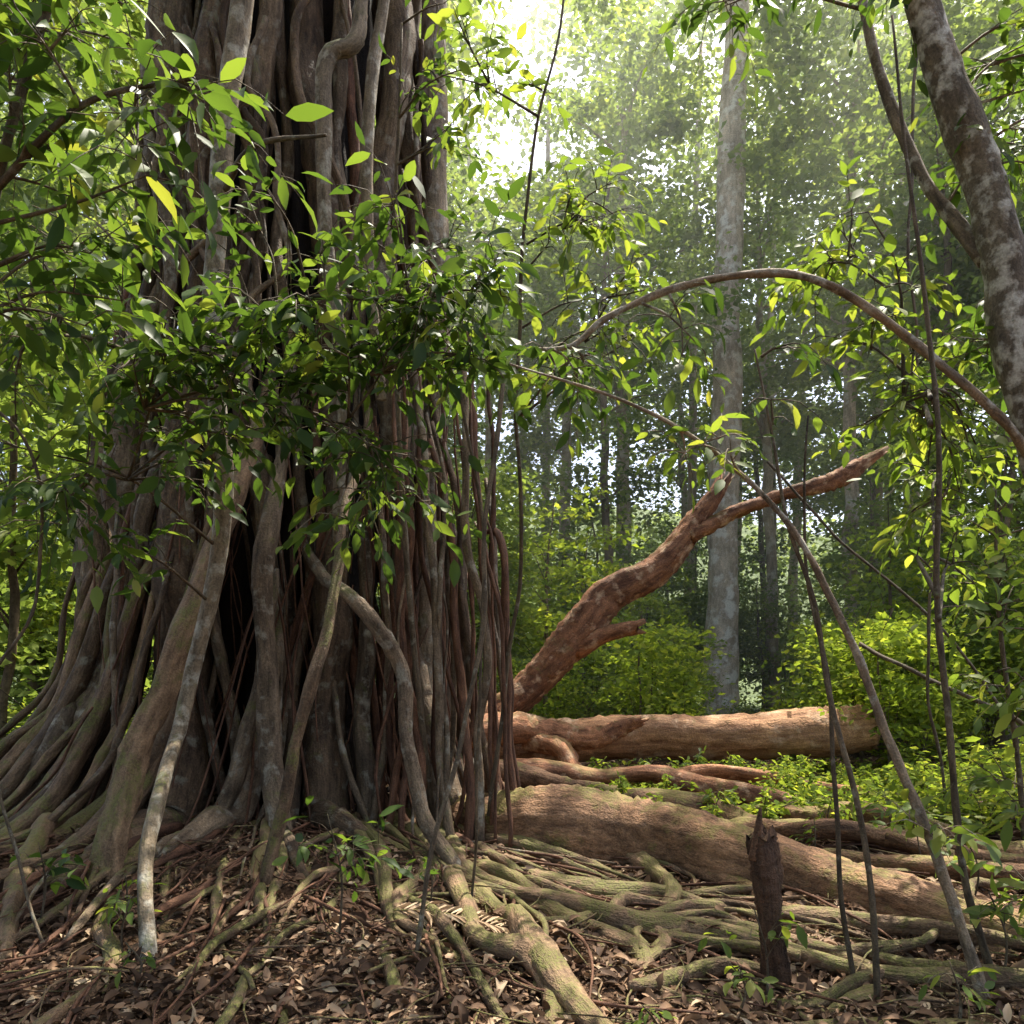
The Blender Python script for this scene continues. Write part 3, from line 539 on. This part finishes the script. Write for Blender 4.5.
for k in range(19):
    y=U(10.5,18); x=U(1.5,8.5); z=.87*y+2.4+U(0,3); c=np.array([x,y,z])
    if k%2==0: A.add(tube([(12.5,16,13+U(0,4)),((x+12)/2,(y+16)/2,max(z,15)+.3),(x,y,z)],[.16,.09,.03],6,5,.08,.1))
    clump(lf,c,3,75,.55,.24,co=U(0,.4))
A.obj('limbs',M_bgd,e); lf.obj('crown',G_bg2,e,detail=False,w=.28)
UT=[template('understory_tree','slim understory tree with dense green leaves','tree','understory trees',a) for a in
 [(8,.06,1.2,1.8,26,110,.2,G_bg1,M_bgd,.3,.6),(6,.05,.6,1.6,24,110,.18,G_litb,M_bgd,-.3,.55),(10,.08,2,2.2,28,110,.22,G_bg1,M_bgd,.5,.7),(3.2,.025,.3,.9,20,60,.15,G_litb,M_dark,.2,.4)]]
used=set(); sp=[]
for k in range(85):
    y=U(17,42); x=y*U(-.72,.72)
    if -.02<x/y<.36 and y<33:
        if k%2: continue
        y=U(33,43); x=y*U(-.02,.36)
    sp.append((x,y,int(rng.integers(0,3))))
sp+=[(9.3,9.9,1),(10.2,12.9,1),(11,14,2),(10.3,17,0),(-7,11,0),(-9,14,2),(-6.5,14.5,0),(-10.5,16,1),(2.0,23,1),(9.2,20,1),(.8,19.5,1),(4.1,24.5,1)]
for k in range(34):
    y=U(13,24); x=y*U(.4,.7); sp.append((x,y,3))
for k in range(18): y=U(17,28); sp.append((y*U(.0,.22),y,3))
for i,(x,y,k) in enumerate(sp):
    place(UT[k],k not in used,x,y,U(.55,1.2),U(0,6.28)); used.add(k)
def shrub(h,nst,mt,ls):
    A=Acc(); lf=Leaves()
    for k in range(nst):
        a=U(0,6.28); q=U(.2,.8)*h; tip=np.array([q*math.cos(a),q*math.sin(a),h*U(.4,1)])
        A.add(tube([(0,0,-.05),tuple(tip*[.3,.3,.6]),tuple(tip)],[.012,.009,.004],4,3,.05))
        for s in np.linspace(.35,1,6):
            c=tip*[s**1.3,s**1.3,s]; m=7
            lf.add(c+rng.standard_normal((m,3))*.09*h,nz(rng.standard_normal((m,3))*[1,1,.3]+[0,0,-.2]),nz([0,0,1]+rng.standard_normal((m,3))*.4),ls*rng.uniform(.6,1.2,m),rng.random(m))
    e=thing('shrub','leafy green shrub on the forest floor','shrub',(0,0,0),'undergrowth shrubs'); return [e,A.obj('stems',M_dark,e,True),lf.obj('foliage',mt,e,True,detail=False,w=.22)]
SH=[shrub(1.3,8,G_litb,.18),shrub(.8,6,G_litb,.14),shrub(1.8,11,G_bg1,.22),shrub(.45,6,G_litb,.11)]
used=set()
for k in range(190):
    if k<80:
        y=U(8,14.5); x=U(3.4,y*.75) if y<10.5 else U(4.6,y*.75); v=[3,3,3,1][k%4]
        if y>12.5 and x<6.6: v=3
    elif k<135: y=U(16,34); x=y*U(-.1,.75); v=[0,2,1][k%3]
    elif k<160: y=U(9,20); x=-y*U(.45,.75); v=[0,2,1][k%3]
    else: y=U(8.5,13); x=U(.8,4.5); v=3
    place(SH[v],v not in used,x,y,U(.45,1.3) if y>15 else U(.5,1.1),U(0,6.28)); used.add(v)
# distant forest wall
lf=Leaves(); A=Acc()
for k in range(1150):
    y=U(45,56); x=U(-1,1)*y*.85; top=50
    if -.085<x/y<.045: top=33
    z=U(0,1)**.9*top
    if k>1010: y=U(38,46); x=y*U(-.8,.8); z=U(0,6)
    c=np.array([x,y,z+1]); m=100; co=U(0,.6)
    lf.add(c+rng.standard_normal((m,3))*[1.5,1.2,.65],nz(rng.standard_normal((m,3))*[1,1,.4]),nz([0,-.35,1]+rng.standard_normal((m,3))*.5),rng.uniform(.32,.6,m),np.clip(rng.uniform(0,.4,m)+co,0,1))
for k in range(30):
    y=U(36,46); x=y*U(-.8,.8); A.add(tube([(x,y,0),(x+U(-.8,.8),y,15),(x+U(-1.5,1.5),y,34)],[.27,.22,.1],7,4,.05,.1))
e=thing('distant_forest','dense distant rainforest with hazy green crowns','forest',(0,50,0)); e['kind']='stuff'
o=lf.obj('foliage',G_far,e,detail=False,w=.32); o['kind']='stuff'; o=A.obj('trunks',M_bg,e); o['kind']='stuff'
hm=bpy.data.materials.new('humid_haze'); nt=nodes(hm); vs=nt.nodes.new('ShaderNodeVolumeScatter'); vs.inputs['Density'].default_value=.006; vs.inputs['Anisotropy'].default_value=.35; vs.inputs['Color'].default_value=(.96,1,.88,1)
o=nt.nodes.new('ShaderNodeOutputMaterial'); nt.links.new(vs.outputs[0],o.inputs['Volume'])
bv=np.array([(x,y,z) for x in (-60,60) for y in (15.5,60) for z in (-1,45)]); bf=np.array([[0,1,3,2],[4,6,7,5],[0,4,5,1],[2,3,7,6],[0,2,6,4],[1,5,7,3]])
hz=add_obj('haze',make_mesh('haze',bv,[bf],hm,smooth=False)); hz['kind']='structure'; hz['label']='thin humid haze hanging between distant trees'; hz['category']='haze'

# ------------------------------------------------------------ light & camera
el,az=math.radians(65),math.radians(30)
D=Vector((math.sin(az)*math.cos(el),math.cos(az)*math.cos(el),math.sin(el)))
s=bpy.data.lights.new('sun','SUN'); s.energy=12; s.angle=math.radians(.5); s.color=(1,.94,.8); so=bpy.data.objects.new('sun',s); col.objects.link(so); so.rotation_euler=D.to_track_quat('Z','Y').to_euler()
w=bpy.data.worlds.new('World'); scene.world=w; w.use_nodes=True; nt=w.node_tree; bg=nt.nodes['Background']; sk=nt.nodes.new('ShaderNodeTexSky'); sk.sky_type='NISHITA'; sk.sun_disc=False
sk.sun_elevation=el; sk.sun_rotation=az; sk.dust_density=5; sk.air_density=1.; nt.links.new(sk.outputs[0],bg.inputs[0]); bg.inputs[1].default_value=.4
cam=bpy.data.cameras.new('camera'); co=bpy.data.objects.new('camera',cam); col.objects.link(co); co.location=(0,0,1.5); co.rotation_euler=(math.radians(90),0,0)
cam.sensor_width=36; cam.lens=28.125; cam.shift_y=.174; cam.clip_end=1500; scene.camera=co
scene.view_settings.view_transform='Standard'; scene.view_settings.look='None'; scene.view_settings.exposure=0
